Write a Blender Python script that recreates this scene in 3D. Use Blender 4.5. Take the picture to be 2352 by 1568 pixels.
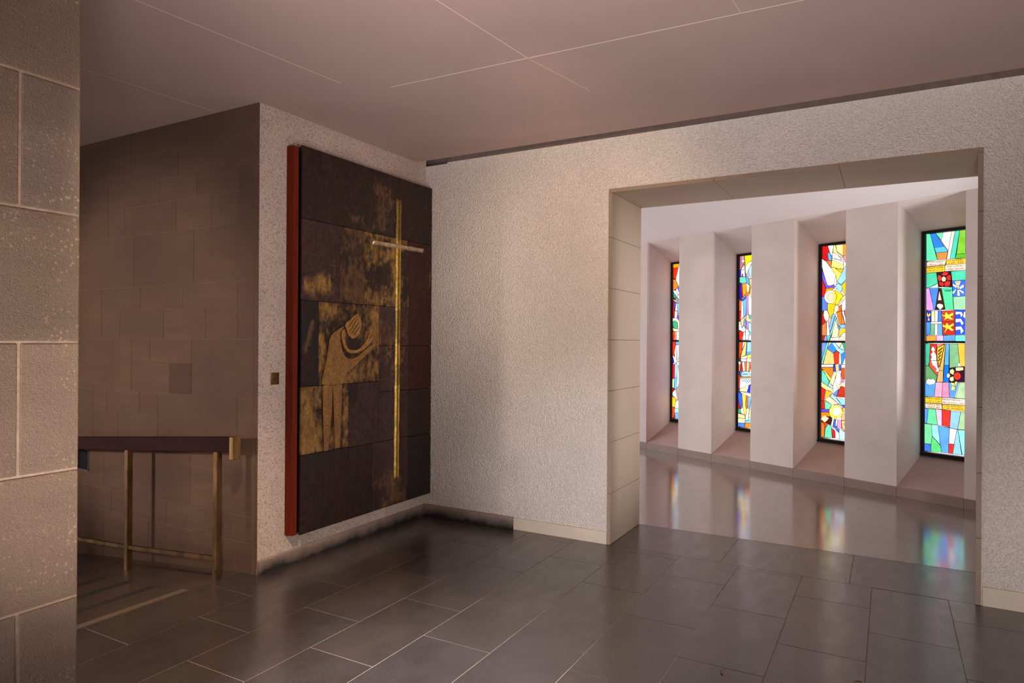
import bpy, math, random
import numpy as np
from mathutils import Vector, Matrix

for o in list(bpy.data.objects): bpy.data.objects.remove(o)
scene = bpy.context.scene
COL = scene.collection

def lin(c):
    if isinstance(c, str): c = tuple(int(c[i:i+2], 16) for i in (0, 2, 4))
    return tuple(((v/255)/12.92 if v/255 <= .04045 else ((v/255+.055)/1.055)**2.4) for v in c)

# ------------------------------------------------------------------ camera
YAW, ROLL, FPX = 0.51173, 0.00637, 1543.0
fw = Vector((-math.sin(YAW), math.cos(YAW), 0)); rt = Vector((math.cos(YAW), math.sin(YAW), 0)); up = Vector((0, 0, 1))
r2 = rt*math.cos(ROLL)+up*math.sin(ROLL); u2 = up*math.cos(ROLL)-rt*math.sin(ROLL)
cam = bpy.data.objects.new('camera', bpy.data.cameras.new('camera')); COL.objects.link(cam)
cam.data.sensor_width = 36; cam.data.lens = FPX*36/2352; cam.data.clip_start = .05
cam.matrix_world = Matrix(((r2.x, u2.x, -fw.x, 0), (r2.y, u2.y, -fw.y, 0), (r2.z, u2.z, -fw.z, 1.5), (0, 0, 0, 1)))
scene.camera = cam

# ------------------------------------------------------------------ light and exposure
scene.view_settings.view_transform = 'Standard'; scene.view_settings.look = 'None'
scene.view_settings.gamma = 1; scene.view_settings.use_curve_mapping = False
scene.view_settings.exposure = 0.45
w = bpy.data.worlds.new('world'); scene.world = w; w.use_nodes = True
w.node_tree.nodes['Background'].inputs[0].default_value = (.99, .96, 1.0, 1)
w.node_tree.nodes['Background'].inputs[1].default_value = 1.25

def area(name, loc, target, sx, sy, power, col):
    d = bpy.data.lights.new(name, 'AREA'); d.shape = 'RECTANGLE'; d.size = sx; d.size_y = sy
    d.energy = power; d.color = col
    o = bpy.data.objects.new(name, d); COL.objects.link(o); o.location = loc
    o.rotation_euler = (Vector(target)-Vector(loc)).to_track_quat('-Z', 'Y').to_euler()
    return o
area('daylight_nave', (-.6, -2.6, .75), (-1.6, 4.7, .2), 1.8, .9, 30, (.97, .96, 1.0))
area('corridor_daylight_west', (-5.6, 8.2, .9), (0, 7.0, 2.4), 2.2, 1.4, 27, (.92, .95, 1.0))
area('corridor_daylight_east', (4.3, 6.5, 1.0), (-1.6, 6.8, 2.9), 1.4, 1.6, 270, (.92, .95, 1.0))
def spot(name, loc, target, power, angle, blend, radius, col):
    d = bpy.data.lights.new(name, 'SPOT'); d.energy = power; d.spot_size = math.radians(angle); d.spot_blend = blend
    d.shadow_soft_size = radius; d.color = col
    o = bpy.data.objects.new(name, d); COL.objects.link(o); o.location = loc
    o.rotation_euler = (Vector(target)-Vector(loc)).to_track_quat('-Z', 'Y').to_euler()
    return o
spot('ceiling_fill', (.3, -.4, .5), (-.70, 2.6, 3.0), 400, 72, 1.0, .15, (1.0, .97, 1.0))  # added behind the camera to lift the ceiling; no such fitting known
spot('ceiling_fill_west', (-1.2, .6, .5), (-2.8, 2.7, 3.0), 72, 92, 1.0, .15, (1.0, .93, .92))  # added fill for the dim west part of the ceiling
spot('pier_fill', (.6, .1, .8), (-2.12, 1.10, 1.65), 34, 27, 1.0, .12, (1.0, .94, .88))  # unseen spot added to brighten the pier face
spot('jamb_fill', (2.7, 5.95, 1.5), (-1.8, 5.05, 1.35), 470, 36, .9, .15, (.92, .95, 1.0))  # added to light the left jamb, stands for no known lamp
spot('corridor_ceiling_fill', (1.7, 6.5, .4), (-1.3, 7.1, 2.9), 170, 84, 1.0, .15, (.92, .95, 1.0))  # hidden fill, added to raise the corridor ceiling
spot('wall_fill', (-1.3, 1.8, 2.6), (-2.1, 4.7, 2.15), 125, 56, 1.0, .06, (1.0, .80, .56))  # added for the warm glow high on the roughcast, no known fitting
spot('low_wall_fill', (-.7, 1.2, .5), (-1.65, 4.7, .30), 300, 44, 1.0, .12, (.96, .96, 1.0))  # cool fill added for the foot of the roughcast wall
spot('low_wall_fill_east', (.6, 1.0, .4), (1.0, 4.7, .40), 150, 38, 1.0, .12, (.96, .96, 1.0))  # another added fill, for the wall foot right of the opening
spot('panel_wall_fill', (1.0, 1.9, 1.2), (-3.5, 3.5, 1.3), 200, 50, .9, .12, (1.0, .97, .97))  # unseen fill added to brighten the speckled wall
spot('floor_spot', (-.2, -.9, 2.7), (-1.65, 2.05, 0), 3600, 25, 1.0, .04, (.84, .88, 1.0))
spot('floor_fill_west', (-1.75, 1.25, 2.8), (-3.0, 2.25, 0), 330, 54, 1.0, .10, (1.0, .84, .66))  # warm fill added over the left floor, no known lamp overhead
spot('passage_fill', (-4.75, .15, 1.35), (-4.7, 2.93, 1.35), 140, 62, .6, .10, (1.0, .90, .82))  # added spot; its cone edge leaves the passage wall's top dark
spot('passage_lamp', (-6.6, 1.7, 2.4), (-4.6, 2.6, .2), 16, 110, .6, .08, (1.0, .68, .36))

# ------------------------------------------------------------------ materials
def newmat(name):
    m = bpy.data.materials.new(name); m.use_nodes = True
    return m, m.node_tree, m.node_tree.nodes['Principled BSDF']
def N(t, kind, **kw):
    n = t.nodes.new(kind)
    for k, v in kw.items():
        if k in n.inputs: n.inputs[k].default_value = v
        else: setattr(n, k, v)
    return n
def mix(t, fac, a, b, mode='MIX'):
    n = t.nodes.new('ShaderNodeMix'); n.data_type = 'RGBA'; n.blend_type = mode
    for i, v in ((0, fac), (6, a), (7, b)):
        if isinstance(v, bpy.types.NodeSocket): t.links.new(v, n.inputs[i])
        elif i == 0: n.inputs[0].default_value = v
        else: n.inputs[i].default_value = (*v[:3], 1)
    return n.outputs[2]
def pos(t): return t.nodes.new('ShaderNodeNewGeometry').outputs['Position']
def noise(t, scale, detail=4, rough=.55, vec=None, stretch=None):
    n = N(t, 'ShaderNodeTexNoise', Scale=scale, Detail=detail, Roughness=rough)
    v = vec or pos(t)
    if stretch:
        mp = t.nodes.new('ShaderNodeMapping'); mp.inputs['Scale'].default_value = stretch; t.links.new(v, mp.inputs[0]); v = mp.outputs[0]
    t.links.new(v, n.inputs['Vector'])
    return n.outputs['Fac']
def ramp(t, s, lo, hi, a=0., b=1.):
    n = t.nodes.new('ShaderNodeMapRange'); n.inputs[1].default_value = lo; n.inputs[2].default_value = hi
    n.inputs[3].default_value = a; n.inputs[4].default_value = b; t.links.new(s, n.inputs[0]); return n.outputs[0]
def bump(t, b, h, strength, dist):
    n = N(t, 'ShaderNodeBump', Strength=strength, Distance=dist)
    t.links.new(h, n.inputs['Height']); t.links.new(n.outputs[0], b.inputs['Normal'])
def attr(t, name='tone'):
    n = t.nodes.new('ShaderNodeAttribute'); n.attribute_name = name; return n.outputs['Color']

def simple(name, c, rough=.6, metal=0., var=.0, vs=6., bs=0., bscale=120, stretch=None, spec=.5):
    m, t, b = newmat(name); c = lin(c)
    col = c
    if var: 
        f = noise(t, vs, 5, .6, stretch=stretch)
        col = mix(t, ramp(t, f, .3, .7), tuple(v*(1-var) for v in c), tuple(min(1, v*(1+var)) for v in c))
        t.links.new(col, b.inputs['Base Color'])
    else: b.inputs['Base Color'].default_value = (*c, 1)
    b.inputs['Roughness'].default_value = rough; b.inputs['Metallic'].default_value = metal
    b.inputs['Specular IOR Level'].default_value = spec
    if bs: bump(t, b, noise(t, bscale, 3), bs, .004)
    return m

def roughcast(name, c):                                   # thrown render with pea sized grains
    m, t, b = newmat(name); c = lin(c)
    v = N(t, 'ShaderNodeTexVoronoi', Scale=105.); t.links.new(pos(t), v.inputs['Vector'])
    f = noise(t, 65, 4, .6)
    h = t.nodes.new('ShaderNodeMath'); h.operation = 'ADD'; t.links.new(v.outputs['Distance'], h.inputs[0]); t.links.new(f, h.inputs[1])
    big = noise(t, 1.1, 3, .5)
    col = mix(t, ramp(t, big, .3, .7), tuple(x*.9 for x in c), tuple(min(1, x*1.06) for x in c))
    col = mix(t, ramp(t, h.outputs[0], .95, .55), col, tuple(x*.88 for x in c))
    t.links.new(col, b.inputs['Base Color']); b.inputs['Roughness'].default_value = .9
    b.inputs['Specular IOR Level'].default_value = .2
    bump(t, b, h.outputs[0], .9, .0095)
    return m
def speckled(name, c):                                    # pitted pale render with dark grit
    m, t, b = newmat(name); c = lin(c)
    f = noise(t, 125, 3, .65); f2 = noise(t, 190, 2); big = noise(t, 2.2, 4, .6)
    col = mix(t, ramp(t, big, .32, .68), tuple(x*.78 for x in c), c)
    col = mix(t, ramp(t, f, .50, .64), col, tuple(x*.40 for x in c))
    col = mix(t, ramp(t, f2, .62, .72), col, tuple(min(1, x*1.2) for x in c))
    t.links.new(col, b.inputs['Base Color']); b.inputs['Roughness'].default_value = .92
    b.inputs['Specular IOR Level'].default_value = .15
    bump(t, b, f, .6, .005)
    return m
def ashlar_mat(name, c, spots=False, fine=70):
    m, t, b = newmat(name); c = lin(c)
    big = noise(t, 1.6, 4, .55); band = noise(t, 5, 4, .6, stretch=(.5, .5, 3)); f = noise(t, fine, 4, .7); g = noise(t, 260, 2, .6)
    col = mix(t, ramp(t, big, .3, .7), tuple(x*v for x, v in zip(c, (.74, .74, .76))), tuple(min(1, x*v) for x, v in zip(c, (1.14, 1.16, 1.10))))
    col = mix(t, ramp(t, band, .3, .7, 0, .6), col, tuple(x*.72 for x in c))
    col = mix(t, ramp(t, f, .3, .75, 0, .45), col, tuple(x*.55 for x in c))
    if spots:
        v = N(t, 'ShaderNodeTexVoronoi', Scale=60.); t.links.new(pos(t), v.inputs['Vector'])
        patch = noise(t, 3.2, 3); 
        mm = t.nodes.new('ShaderNodeMath'); mm.operation = 'MULTIPLY'
        t.links.new(ramp(t, v.outputs['Distance'], .30, .16), mm.inputs[0]); t.links.new(ramp(t, patch, .46, .64, 0, .8), mm.inputs[1])
        col = mix(t, mm.outputs[0], col, tuple(min(1, x*2.0) for x in c))
        col = mix(t, ramp(t, g, .66, .74, 0, .8), col, tuple(min(1, x*2.1) for x in c))
    col = mix(t, 1., col, attr(t), 'MULTIPLY')
    t.links.new(col, b.inputs['Base Color']); b.inputs['Roughness'].default_value = .85
    b.inputs['Specular IOR Level'].default_value = .25
    h = t.nodes.new('ShaderNodeMath'); h.operation = 'ADD'; t.links.new(f, h.inputs[0]); t.links.new(g, h.inputs[1])
    bump(t, b, h.outputs[0], .75, .004)
    return m

M = {}
M['pier'] = ashlar_mat('pier_sandstone', (146, 122, 104), True, 110)
M['stone'] = ashlar_mat('passage_sandstone', (112, 84, 68), False, 50)
M['mortar_pale'] = simple('pale_mortar', (182, 152, 128), .95, var=.2, vs=30, bs=.6)
M['mortar_dark'] = simple('brown_mortar', (110, 86, 72), .95, var=.35, vs=9)
M['roughcast'] = roughcast('cream_roughcast', (212, 195, 182))
M['speckled'] = speckled('speckled_render', (214, 187, 170))
M['ceiling'] = simple('matt_ceiling_paint', (182, 154, 143), .85, var=.05, vs=1.2, spec=.2)
M['joint'] = simple('pale_joint_paint', (225, 200, 185), .8)
M['slot_shade'] = simple('slot_shade_tone', (96, 76, 68), .95, var=.2, vs=20)  # dark colour stands for the shade inside the ceiling slot
M['jamb'] = simple('sawn_limestone', (170, 146, 124), .55, var=.05, vs=3, stretch=(1, 1, .3), bs=.08)
M['edge_band'] = simple('dark_edge_stone', (136, 110, 90), .6, var=.06, vs=5)
M['jamb_joint'] = simple('limestone_joint', (110, 86, 70), .9)
M['skirt'] = simple('limestone_skirting', (192, 172, 152), .6, var=.08, vs=5)
M['plaster'] = simple('white_plaster', (222, 206, 198), .8, var=.055, vs=3.2, bs=.05, bscale=40)
M['plaster_ceiling'] = simple('white_ceiling_plaster', (238, 226, 224), .8)
M['curb'] = simple('curb_stone', (150, 128, 116), .55, var=.08, vs=4)
M['sill'] = simple('sill_stone', (176, 148, 138), .7, var=.04, vs=4)
M['black'] = simple('black_metal', (16, 13, 12), .45, .3)
M['lead'] = simple('lead_came', (26, 22, 22), .5, .4)
M['grey_metal'] = simple('grey_metal', (92, 84, 74), .5, .6)
M['void'] = simple('unlit_void', (4, 4, 4), .9)
M['wood_rail'] = simple('dark_red_wood', (44, 13, 9), .55, var=.25, vs=6, stretch=(.4, 6, 6), spec=.08)
M['wood_batten'] = simple('red_brown_wood', (104, 33, 14), .6, var=.3, vs=8, stretch=(8, 8, .4), spec=.12)
M['leaf'] = simple('dry_leaf', (150, 105, 70), .8)
def brass(name, c, r):
    m, t, b = newmat(name); c = lin(c); f = noise(t, 14, 5, .6, stretch=(1, 1, .35))
    t.links.new(mix(t, ramp(t, f, .38, .68), tuple(x*.42 for x in c), c), b.inputs['Base Color'])
    b.inputs['Metallic'].default_value = .9; t.links.new(ramp(t, f, .3, .7, r+.15, r), b.inputs['Roughness'])
    return m
M['brass'] = brass('aged_brass', (196, 150, 96), .28)
M['brass_dark'] = brass('dark_brass', (140, 102, 64), .38)

def grimy(name, c):                                       # skirting blackened by mop dirt along its foot
    m, t, b = newmat(name); c = lin(c)
    sx = t.nodes.new('ShaderNodeSeparateXYZ'); t.links.new(pos(t), sx.inputs[0])
    f = noise(t, 7, 5, .65)
    a = t.nodes.new('ShaderNodeMath'); a.operation = 'MULTIPLY_ADD'; t.links.new(f, a.inputs[0]); a.inputs[1].default_value = -.11; t.links.new(sx.outputs['Z'], a.inputs[2])
    k = ramp(t, a.outputs[0], -.045, .035)
    t.links.new(mix(t, k, (.012, .008, .006), c), b.inputs['Base Color']); b.inputs['Roughness'].default_value = .8
    bump(t, b, noise(t, 60, 3), .3, .003)
    return m
M['grimy'] = grimy('grimy_skirting', (140, 116, 104))

def floor_mat(name, c, rough, dust, coat):
    m, t, b = newmat(name); c = lin(c)
    big = noise(t, 2.4, 5, .6); f = noise(t, 70, 3, .55); st = noise(t, 7, 3, .5, stretch=(1.6, .6, 1)); g = noise(t, 230, 2)
    col = mix(t, ramp(t, big, .3, .7), tuple(x*.72 for x in c), tuple(x*1.25 for x in c))
    col = mix(t, ramp(t, f, .45, .8, 0, dust), col, tuple(min(1, x*2.4) for x in c))
    col = mix(t, ramp(t, g, .68, .76, 0, dust), col, tuple(min(1, x*6) for x in c))
    col = mix(t, 1., col, attr(t), 'MULTIPLY')
    t.links.new(col, b.inputs['Base Color'])
    t.links.new(ramp(t, st, .3, .7, rough-.05, rough+.07), b.inputs['Roughness'])
    b.inputs['IOR'].default_value = 1.6; b.inputs['Specular IOR Level'].default_value = .65
    b.inputs['Coat Weight'].default_value = coat; b.inputs['Coat Roughness'].default_value = rough*.62
    bump(t, b, f, .03, .001)
    return m
M['slate'] = floor_mat('slate_paving', (56, 47, 43), .28, .22, .38)
M['ramp'] = floor_mat('ramp_paving', (70, 56, 48), .34, .18, .35)
M['polished'] = floor_mat('polished_screed', (118, 100, 94), .20, .06, 1.)
M['grout'] = simple('floor_grout', (150, 124, 106), .9, var=.4, vs=3)
M['grit_dark'] = simple('dark_anti_slip_grit', (46, 34, 28), .95, var=.3, vs=60, bs=.9, bscale=200)  # darker grit for the strips after the first
M['grit'] = simple('anti_slip_grit', (104, 80, 64), .95, var=.3, vs=60, bs=.9, bscale=200)

def glass_mat():
    m, t, b = newmat('backlit_stained_glass')
    a = attr(t, 'tint'); f = noise(t, 14, 4, .6)
    hs = mix(t, 1., a, mix(t, ramp(t, f, .3, .7), (.72, .72, .76), (1.12, 1.12, 1.12)), 'MULTIPLY')
    t.links.new(hs, b.inputs['Emission Color']); b.inputs['Emission Strength'].default_value = 1.0
    t.links.new(a, b.inputs['Base Color']); b.inputs['Roughness'].default_value = .15
    return m
M['glass'] = glass_mat()

def patina_mat(name, metal, rough, bs=.5, stroke=True):
    m, t, b = newmat(name)
    a = attr(t, 'patina'); f = noise(t, 55, 5, .7); s = noise(t, 24, 5, .7, stretch=(1, 1, .25)); 
    col = mix(t, ramp(t, f, .35, .7), mix(t, 1., a, (.55, .52, .5), 'MULTIPLY'), mix(t, 1., a, (1.25, 1.22, 1.2), 'MULTIPLY'))
    col = mix(t, ramp(t, s, .35, .65, 0, .55), col, mix(t, 1., a, (.38, .36, .36), 'MULTIPLY'))
    t.links.new(col, b.inputs['Base Color']); b.inputs['Metallic'].default_value = metal
    t.links.new(ramp(t, f, .3, .7, rough+.12, rough-.08), b.inputs['Roughness'])
    bump(t, b, f, bs, .003)
    return m
M['patina'] = patina_mat('patinated_bronze_sheet', .35, .5)
M['relief'] = patina_mat('rubbed_bronze_relief', .45, .42, .9)
M['gilt'] = patina_mat('gilt_ridge', .6, .34, .5)

# ------------------------------------------------------------------ mesh helpers
class MB:
    def __init__(s): s.v = []; s.f = []; s.c = []; s.mi = []
    def add(s, vs, fs, col=(1, 1, 1), mi=0):
        b = len(s.v); s.v += [tuple(v) for v in vs]; s.f += [tuple(i+b for i in f) for f in fs]
        s.c += [col]*len(vs); s.mi += [mi]*len(fs); return s
    def box(s, a, b, col=(1, 1, 1), T=None, mi=0):
        x0, y0, z0 = a; x1, y1, z1 = b
        vs = [(x0, y0, z0), (x1, y0, z0), (x1, y1, z0), (x0, y1, z0), (x0, y0, z1), (x1, y0, z1), (x1, y1, z1), (x0, y1, z1)]
        if T: vs = [T(v) for v in vs]
        return s.add(vs, [(0, 3, 2, 1), (4, 5, 6, 7), (0, 1, 5, 4), (1, 2, 6, 5), (2, 3, 7, 6), (3, 0, 4, 7)], col, mi)
    def prism(s, poly, vec, col=(1, 1, 1), mi=0):          # 3D polygon swept along vec
        n = len(poly); p2 = [tuple(Vector(p)+Vector(vec)) for p in poly]
        fs = [tuple(range(n)), tuple(range(2*n-1, n-1, -1))]+[(i, i+n, (i+1) % n+n, (i+1) % n) for i in range(n)]
        return s.add([tuple(p) for p in poly]+p2, fs, col, mi)
    def build(s, name, mats, parent=None, bevel=0, attrname='tone', smooth=False, kind=None):
        me = bpy.data.meshes.new(name); me.from_pydata(s.v, [], s.f); me.update()
        for m in (mats if isinstance(mats, (list, tuple)) else [mats]): me.materials.append(M[m])
        ca = me.color_attributes.new(attrname, 'FLOAT_COLOR', 'POINT')
        ca.data.foreach_set('color', np.array([(*c[:3], 1.) for c in s.c], dtype=np.float32).ravel())
        me.polygons.foreach_set('material_index', s.mi)
        if smooth: me.polygons.foreach_set('use_smooth', [True]*len(me.polygons))
        import bmesh
        bm = bmesh.new(); bm.from_mesh(me); bmesh.ops.recalc_face_normals(bm, faces=bm.faces); bm.to_mesh(me); bm.free()
        o = bpy.data.objects.new(name, me); COL.objects.link(o)
        if parent is not None: o.parent = parent; o.matrix_parent_inverse = parent.matrix_world.inverted() if parent.type != 'EMPTY' else Matrix.Translation(-parent.location)
        if bevel:
            bv = o.modifiers.new('bevel', 'BEVEL'); bv.width = bevel; bv.segments = 2; bv.limit_method = 'ANGLE'
        if kind: o['kind'] = kind
        return o
def empty(name, loc, **props):
    o = bpy.data.objects.new(name, None); COL.objects.link(o); o.location = loc; o.empty_display_size = .1
    for k, v in props.items(): o[k] = v
    return o
def box(name, a, b, mat, parent=None, bevel=0, kind=None): return MB().box(a, b).build(name, mat, parent, bevel, kind=kind)
def label(o, lab, cat, group=None):
    o['label'] = lab; o['category'] = cat
    if group: o['group'] = group
rnd = random.Random(7)
def tone(lo=.86, hi=1.1, warm=.04):
    k = rnd.uniform(lo, hi); d = rnd.uniform(-warm, warm); return (k*(1+d), k, k*(1-d))

# ------------------------------------------------------------------ the room: floors
XA, YB, YC, ZC = -3.5, 4.697, 2.935, 3.012
RX, RS = -3.62, .093                                       # the ramp starts at RX and drops RS per metre towards -x
def rz(x): return min(0., -(RX-x)*RS)
mb = MB()
mb.box((-3.64, -3.5, -.25), (4.2, YB, -.0016), mi=1)
mb.box((-1.83, YB, -.25), (.56, 5.353, -.0016), mi=1)
g = .0021
W_ = .3955
for c in range(-1, 20):
    x0 = -3.25+W_*(c-1); x1 = x0+W_
    if c == 0: x0 = -3.64
    if c < 0 or x0 > 4.1: continue
    y0 = (3.115+.019*(c-3)) if c % 2 else (3.46+.021*(c-2))
    y0 -= .73*10
    while y0 < YB:
        a, b_ = max(y0, -3.5), min(y0+.73, YB)
        if b_-a > .01 and b_ > -3.5: mb.box((x0+g, a+g, -.05), (x1-g, b_-g, 0), tone(.86, 1.14, .05))
        y0 += .73
for a, b_ in ((-1.83, -1.0), (-1.0, -.21), (-.21, .56)): mb.box((a+g, YB+g, -.05), (b_-g, 5.353-g, 0), tone(.95, 1.15, .03))
floor = mb.build('floor', ['slate', 'grout'], kind='structure')
mb = MB()
mb.prism([(-9, -3.5, rz(-9)-.3), (-9, -3.5, rz(-9)), (RX, -3.5, 0), (RX, -3.5, -.3)], (0, 6.55, 0))
rampo = mb.build('floor', 'ramp', kind='structure')
for i in range(9):
    x = -3.69-.285*i; z = rz(x)+.0005
    s = MB().prism([(x-.03, -1.0, rz(x-.03)-.002), (x-.03, -1.0, rz(x-.03)+.002), (x+.03, -1.0, rz(x+.03)+.002), (x+.03, -1.0, rz(x+.03)-.002)], (0, 3.57, 0))
    s.build('anti_slip_strip', 'grit' if i == 0 else 'grit_dark', rampo)
corridor_floor = box('floor', (-9, 5.357, -.25), (6, 13, 0), 'polished', kind='structure')

# ------------------------------------------------------------------ ceilings
ceil = box('ceiling', (-9, -3.5, ZC), (4.2, 4.562, ZC+.14), 'ceiling', kind='structure')
def seam(x0, y0, x1, y1, wd=.0022):
    d = Vector((x1-x0, y1-y0, 0)).normalized(); n = Vector((-d.y, d.x, 0))*wd
    a = Vector((x0, y0, ZC-.0012)); b_ = Vector((x1, y1, ZC-.0012))
    MB().prism([a-n, b_-n, b_+n, a+n], (0, 0, .0015)).build('panel_joint', 'joint', ceil)
seam(-1.80, 2.0, -1.69, 3.165); seam(-3.0, 1.2, -2.82, 2.95, .0018); seam(-3.98, 1.3, -3.91, 2.9, .0015)
seam(-2.60, 3.135, 2.8, 3.30, .002); seam(-.60, 3.2, -.70, 1.8, .0012); seam(-1.69, 3.165, -1.58, 3.75, .0008)
box('ceiling', (-9, 4.562, 3.30), (4.2, 5.35, 3.36), 'slot_shade', kind='structure')
box('ceiling', (-9, 5.35, 2.905), (6, 13, 3.05), 'plaster_ceiling', kind='structure')

box('wall_front', (-2.9, -3.6, 2.1), (4.2, -3.5, 3.15), 'roughcast', kind='structure')  # unseen header, added to keep high world light out
box('wall_front', (-9, -3.6, -.9), (-2.9, -3.5, 3.0), 'roughcast', kind='structure')  # unseen closing wall, added to cut world light off the passage
# ------------------------------------------------------------------ stone pier in the left foreground
def blocks(name, cells, place, gap, mat, mortar, back, bevel=.003, over={}, tn=(.86, 1.10, .03)):
    mb = MB(); 
    for i, (a0, a1, z0, z1) in enumerate(cells):
        c = over.get(i) or tone(*tn)
        mb.box((a0+gap, 0, z0+gap), (a1-gap, .06, z1-gap), c, T=place)
    o = mb.build(name, mat, kind='structure', bevel=bevel)
    return o
cells = []; zs = [-.02, .35, .73, 1.112, 1.489, 1.868, 2.247, 2.63, 3.01]
for i in range(8):
    js = [1.125, .962, .30, -.35, -1.0, -1.7, -2.4, -3.4] if i % 2 else [1.125, .56, -.1, -.75, -1.4, -2.1, -2.8, -3.4]
    for a, b_ in zip(js, js[1:]): cells.append((b_, a, zs[i], zs[i+1]))
pier = blocks('wall_front', cells, lambda v: (-2.12-v[1], v[0], v[2]), .003, 'pier', 'mortar_pale', None, .004)
MB().box((-2.9, -3.4, -.3), (-2.1235, 1.121, 3.012)).build('mortar_bed', 'mortar_pale', pier)

# ------------------------------------------------------------------ passage wall of coursed ashlar
cells = []
def row(z0, z1, xs):
    for a, b_ in zip(xs, xs[1:]): cells.append((a, b_, z0, z1))
E_ = -3.535
row(2.83, 3.012, [-9, -7.4, -6.6, -5.6, -4.88, -4.02, E_]); row(2.636, 2.83, [-9, -7.8, -6.4, -5.5, -4.88, -4.32, -3.83, E_])
row(2.465, 2.636, [-9, -7.5, -5.165, -4.53, -4.117, -3.69]); row(2.253, 2.465, [-9, -7.2, -5.165, -4.953, -4.344, -3.96, -3.69]); row(2.253, 2.636, [-3.69, E_])
row(1.88, 2.253, [-9, -7.8, -6.8, -5.6, -4.833, -4.149, E_])
row(1.50, 1.88, [-9, -7.5, -6.2, -5.246]); row(1.713, 1.88, [-5.246, -4.748, -4.262, -3.697]); row(1.50, 1.713, [-5.246, -5.0, -4.477, -4.016, -3.697]); row(1.5, 1.88, [-3.697, E_])
row(1.12, 1.50, [-9, -7.2, -5.9, -4.855]); row(1.335, 1.50, [-4.855, -4.63, -4.161]); row(1.12, 1.335, [-4.855, -4.403]); dk = len(cells); row(1.12, 1.335, [-4.403, -4.161]); row(1.12, 1.5, [-4.161, E_])
row(.745, 1.12, [-9, -7.5, -5.9, -5.35]); row(.959, 1.12, [-5.35, -5.165, -4.754, -4.537]); row(.745, .959, [-5.35, -5.02, -4.537]); row(.745, 1.12, [-4.537, -3.697, E_])
row(.366, .745, [-9, -7.2, -6.1]); row(.366, .745, [-5.2, -4.9, -4.17, E_]); row(.366, .47, [-6.1, -5.2]); row(.65, .745, [-6.1, -5.2]); row(.47, .65, [-5.40, -5.2]); row(.47, .65, [-6.1, -5.62])
row(.2, .366, [-9, -7.4, -5.1, -4.43, -3.75, E_]); row(-.6, .2, [-9, -7.0, -5.2, -4.64, -4.06, -3.7, E_])
wc = blocks('wall_left', cells, lambda v: (v[0], YC+v[1], v[2]), .0018, 'stone', None, None, .003, {dk: (.70, .68, .68)}, (.94, 1.05, .02))
MB().box((-9, YC+.0028, -.7), (-5.63, 3.6, 3.012)).box((-5.39, YC+.0028, -.7), (XA-.03, 3.6, 3.012)).box((-5.63, YC+.0028, -.7), (-5.39, 3.6, .475)).box((-5.63, YC+.0028, .645), (-5.39, 3.6, 3.012)).box((-5.63, 3.1, .475), (-5.39, 3.6, .645)).build('mortar_bed', 'mortar_dark', wc)
box('quoin', (E_+.004, YC, -.02), (XA-.001, YC+.05, 3.012), 'stone', wc, bevel=.004)
v = empty('wall_vent', (-5.51, YC, .56)); label(v, 'small black vent in thin grey frame low on the dark stone wall', 'vent')
mb = MB()
for a, b_ in (((-5.62, .478), (-5.612, .646)), ((-5.408, .478), (-5.40, .646)), ((-5.62, .478), (-5.40, .486)), ((-5.62, .638), (-5.40, .646))):
    mb.box((a[0], YC-.004, a[1]), (b_[0], YC+.06, b_[1]))
mb.build('frame', 'grey_metal', v)
box('duct', (-5.611, YC+.02, .487), (-5.409, YC+.09, .637), 'void', v)
box('wall_left', (-9.2, .9, -.9), (-9, 3.2, 3.012), 'stone', kind='structure')

# ------------------------------------------------------------------ speckled wall with the bronze panel
wa = MB().box((-4.6, YC+.003, -.05), (XA, 4.562, 3.012)).box((-4.6, 4.562, -.05), (XA, YB, 3.30)).build('wall_left', 'speckled', kind='structure')
MB().prism([(XA, YC+.004, 0), (XA+.012, YC+.004, 0), (XA+.010, YC+.004, .085), (XA, YC+.004, .095)], (0, YB-YC-.004, 0)).build('baseboard_left', 'grimy', kind='structure')

# ------------------------------------------------------------------ roughcast wall with the wide opening
OX0, OX1, OZ = -1.820, .468, 2.634
mb = MB()
mb.box((-4.6, YB, -.05), (-3.28, 5.35, 3.005)).box((-3.28, YB, -.05), (OX0, 5.35, 3.016)).prism([(OX1, YB, -.05), (4.2, YB, -.05), (4.2, 5.35, -.05), (.548, 5.35, -.05)], (0, 0, 3.066)).prism([(OX0, YB, OZ), (OX1, YB, OZ), (.548, 5.35, OZ), (OX0, 5.35, OZ)], (0, 0, 3.016-OZ))
wb = mb.build('wall_back', 'roughcast', kind='structure')
MB().box((-4.6, 4.80, 3.006), (-3.28, 5.35, 3.30)).box((-3.28, YB+.010, 3.017), (4.2, 5.35, 3.30)).build('wall_back', 'slot_shade', kind='structure')  # strip above the roughcast, coloured dark as the slot's shade

box('wall_right_blocker', (1.55, -3.5, -.05), (1.75, YB, 3.30), 'stone', kind='structure')  # unseen dark wall, set close to shade the roughcast's right side
box('baseboard_back', (-3.488, YB-.012, 0), (-2.612, YB, .098), 'grimy', kind='structure')
box('baseboard_back', (-2.610, YB-.010, 0), (OX0, YB, .094), 'skirt', kind='structure', bevel=.002)
mb = MB()
for a, b_ in ((OX1+.006, .98), (.983, 1.9), (1.903, 2.9), (2.903, 4.0)): mb.box((a, YB-.010, 0), (b_, YB, .110))
mb.build('baseboard_right', 'skirt', kind='structure', bevel=.002)
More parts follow.
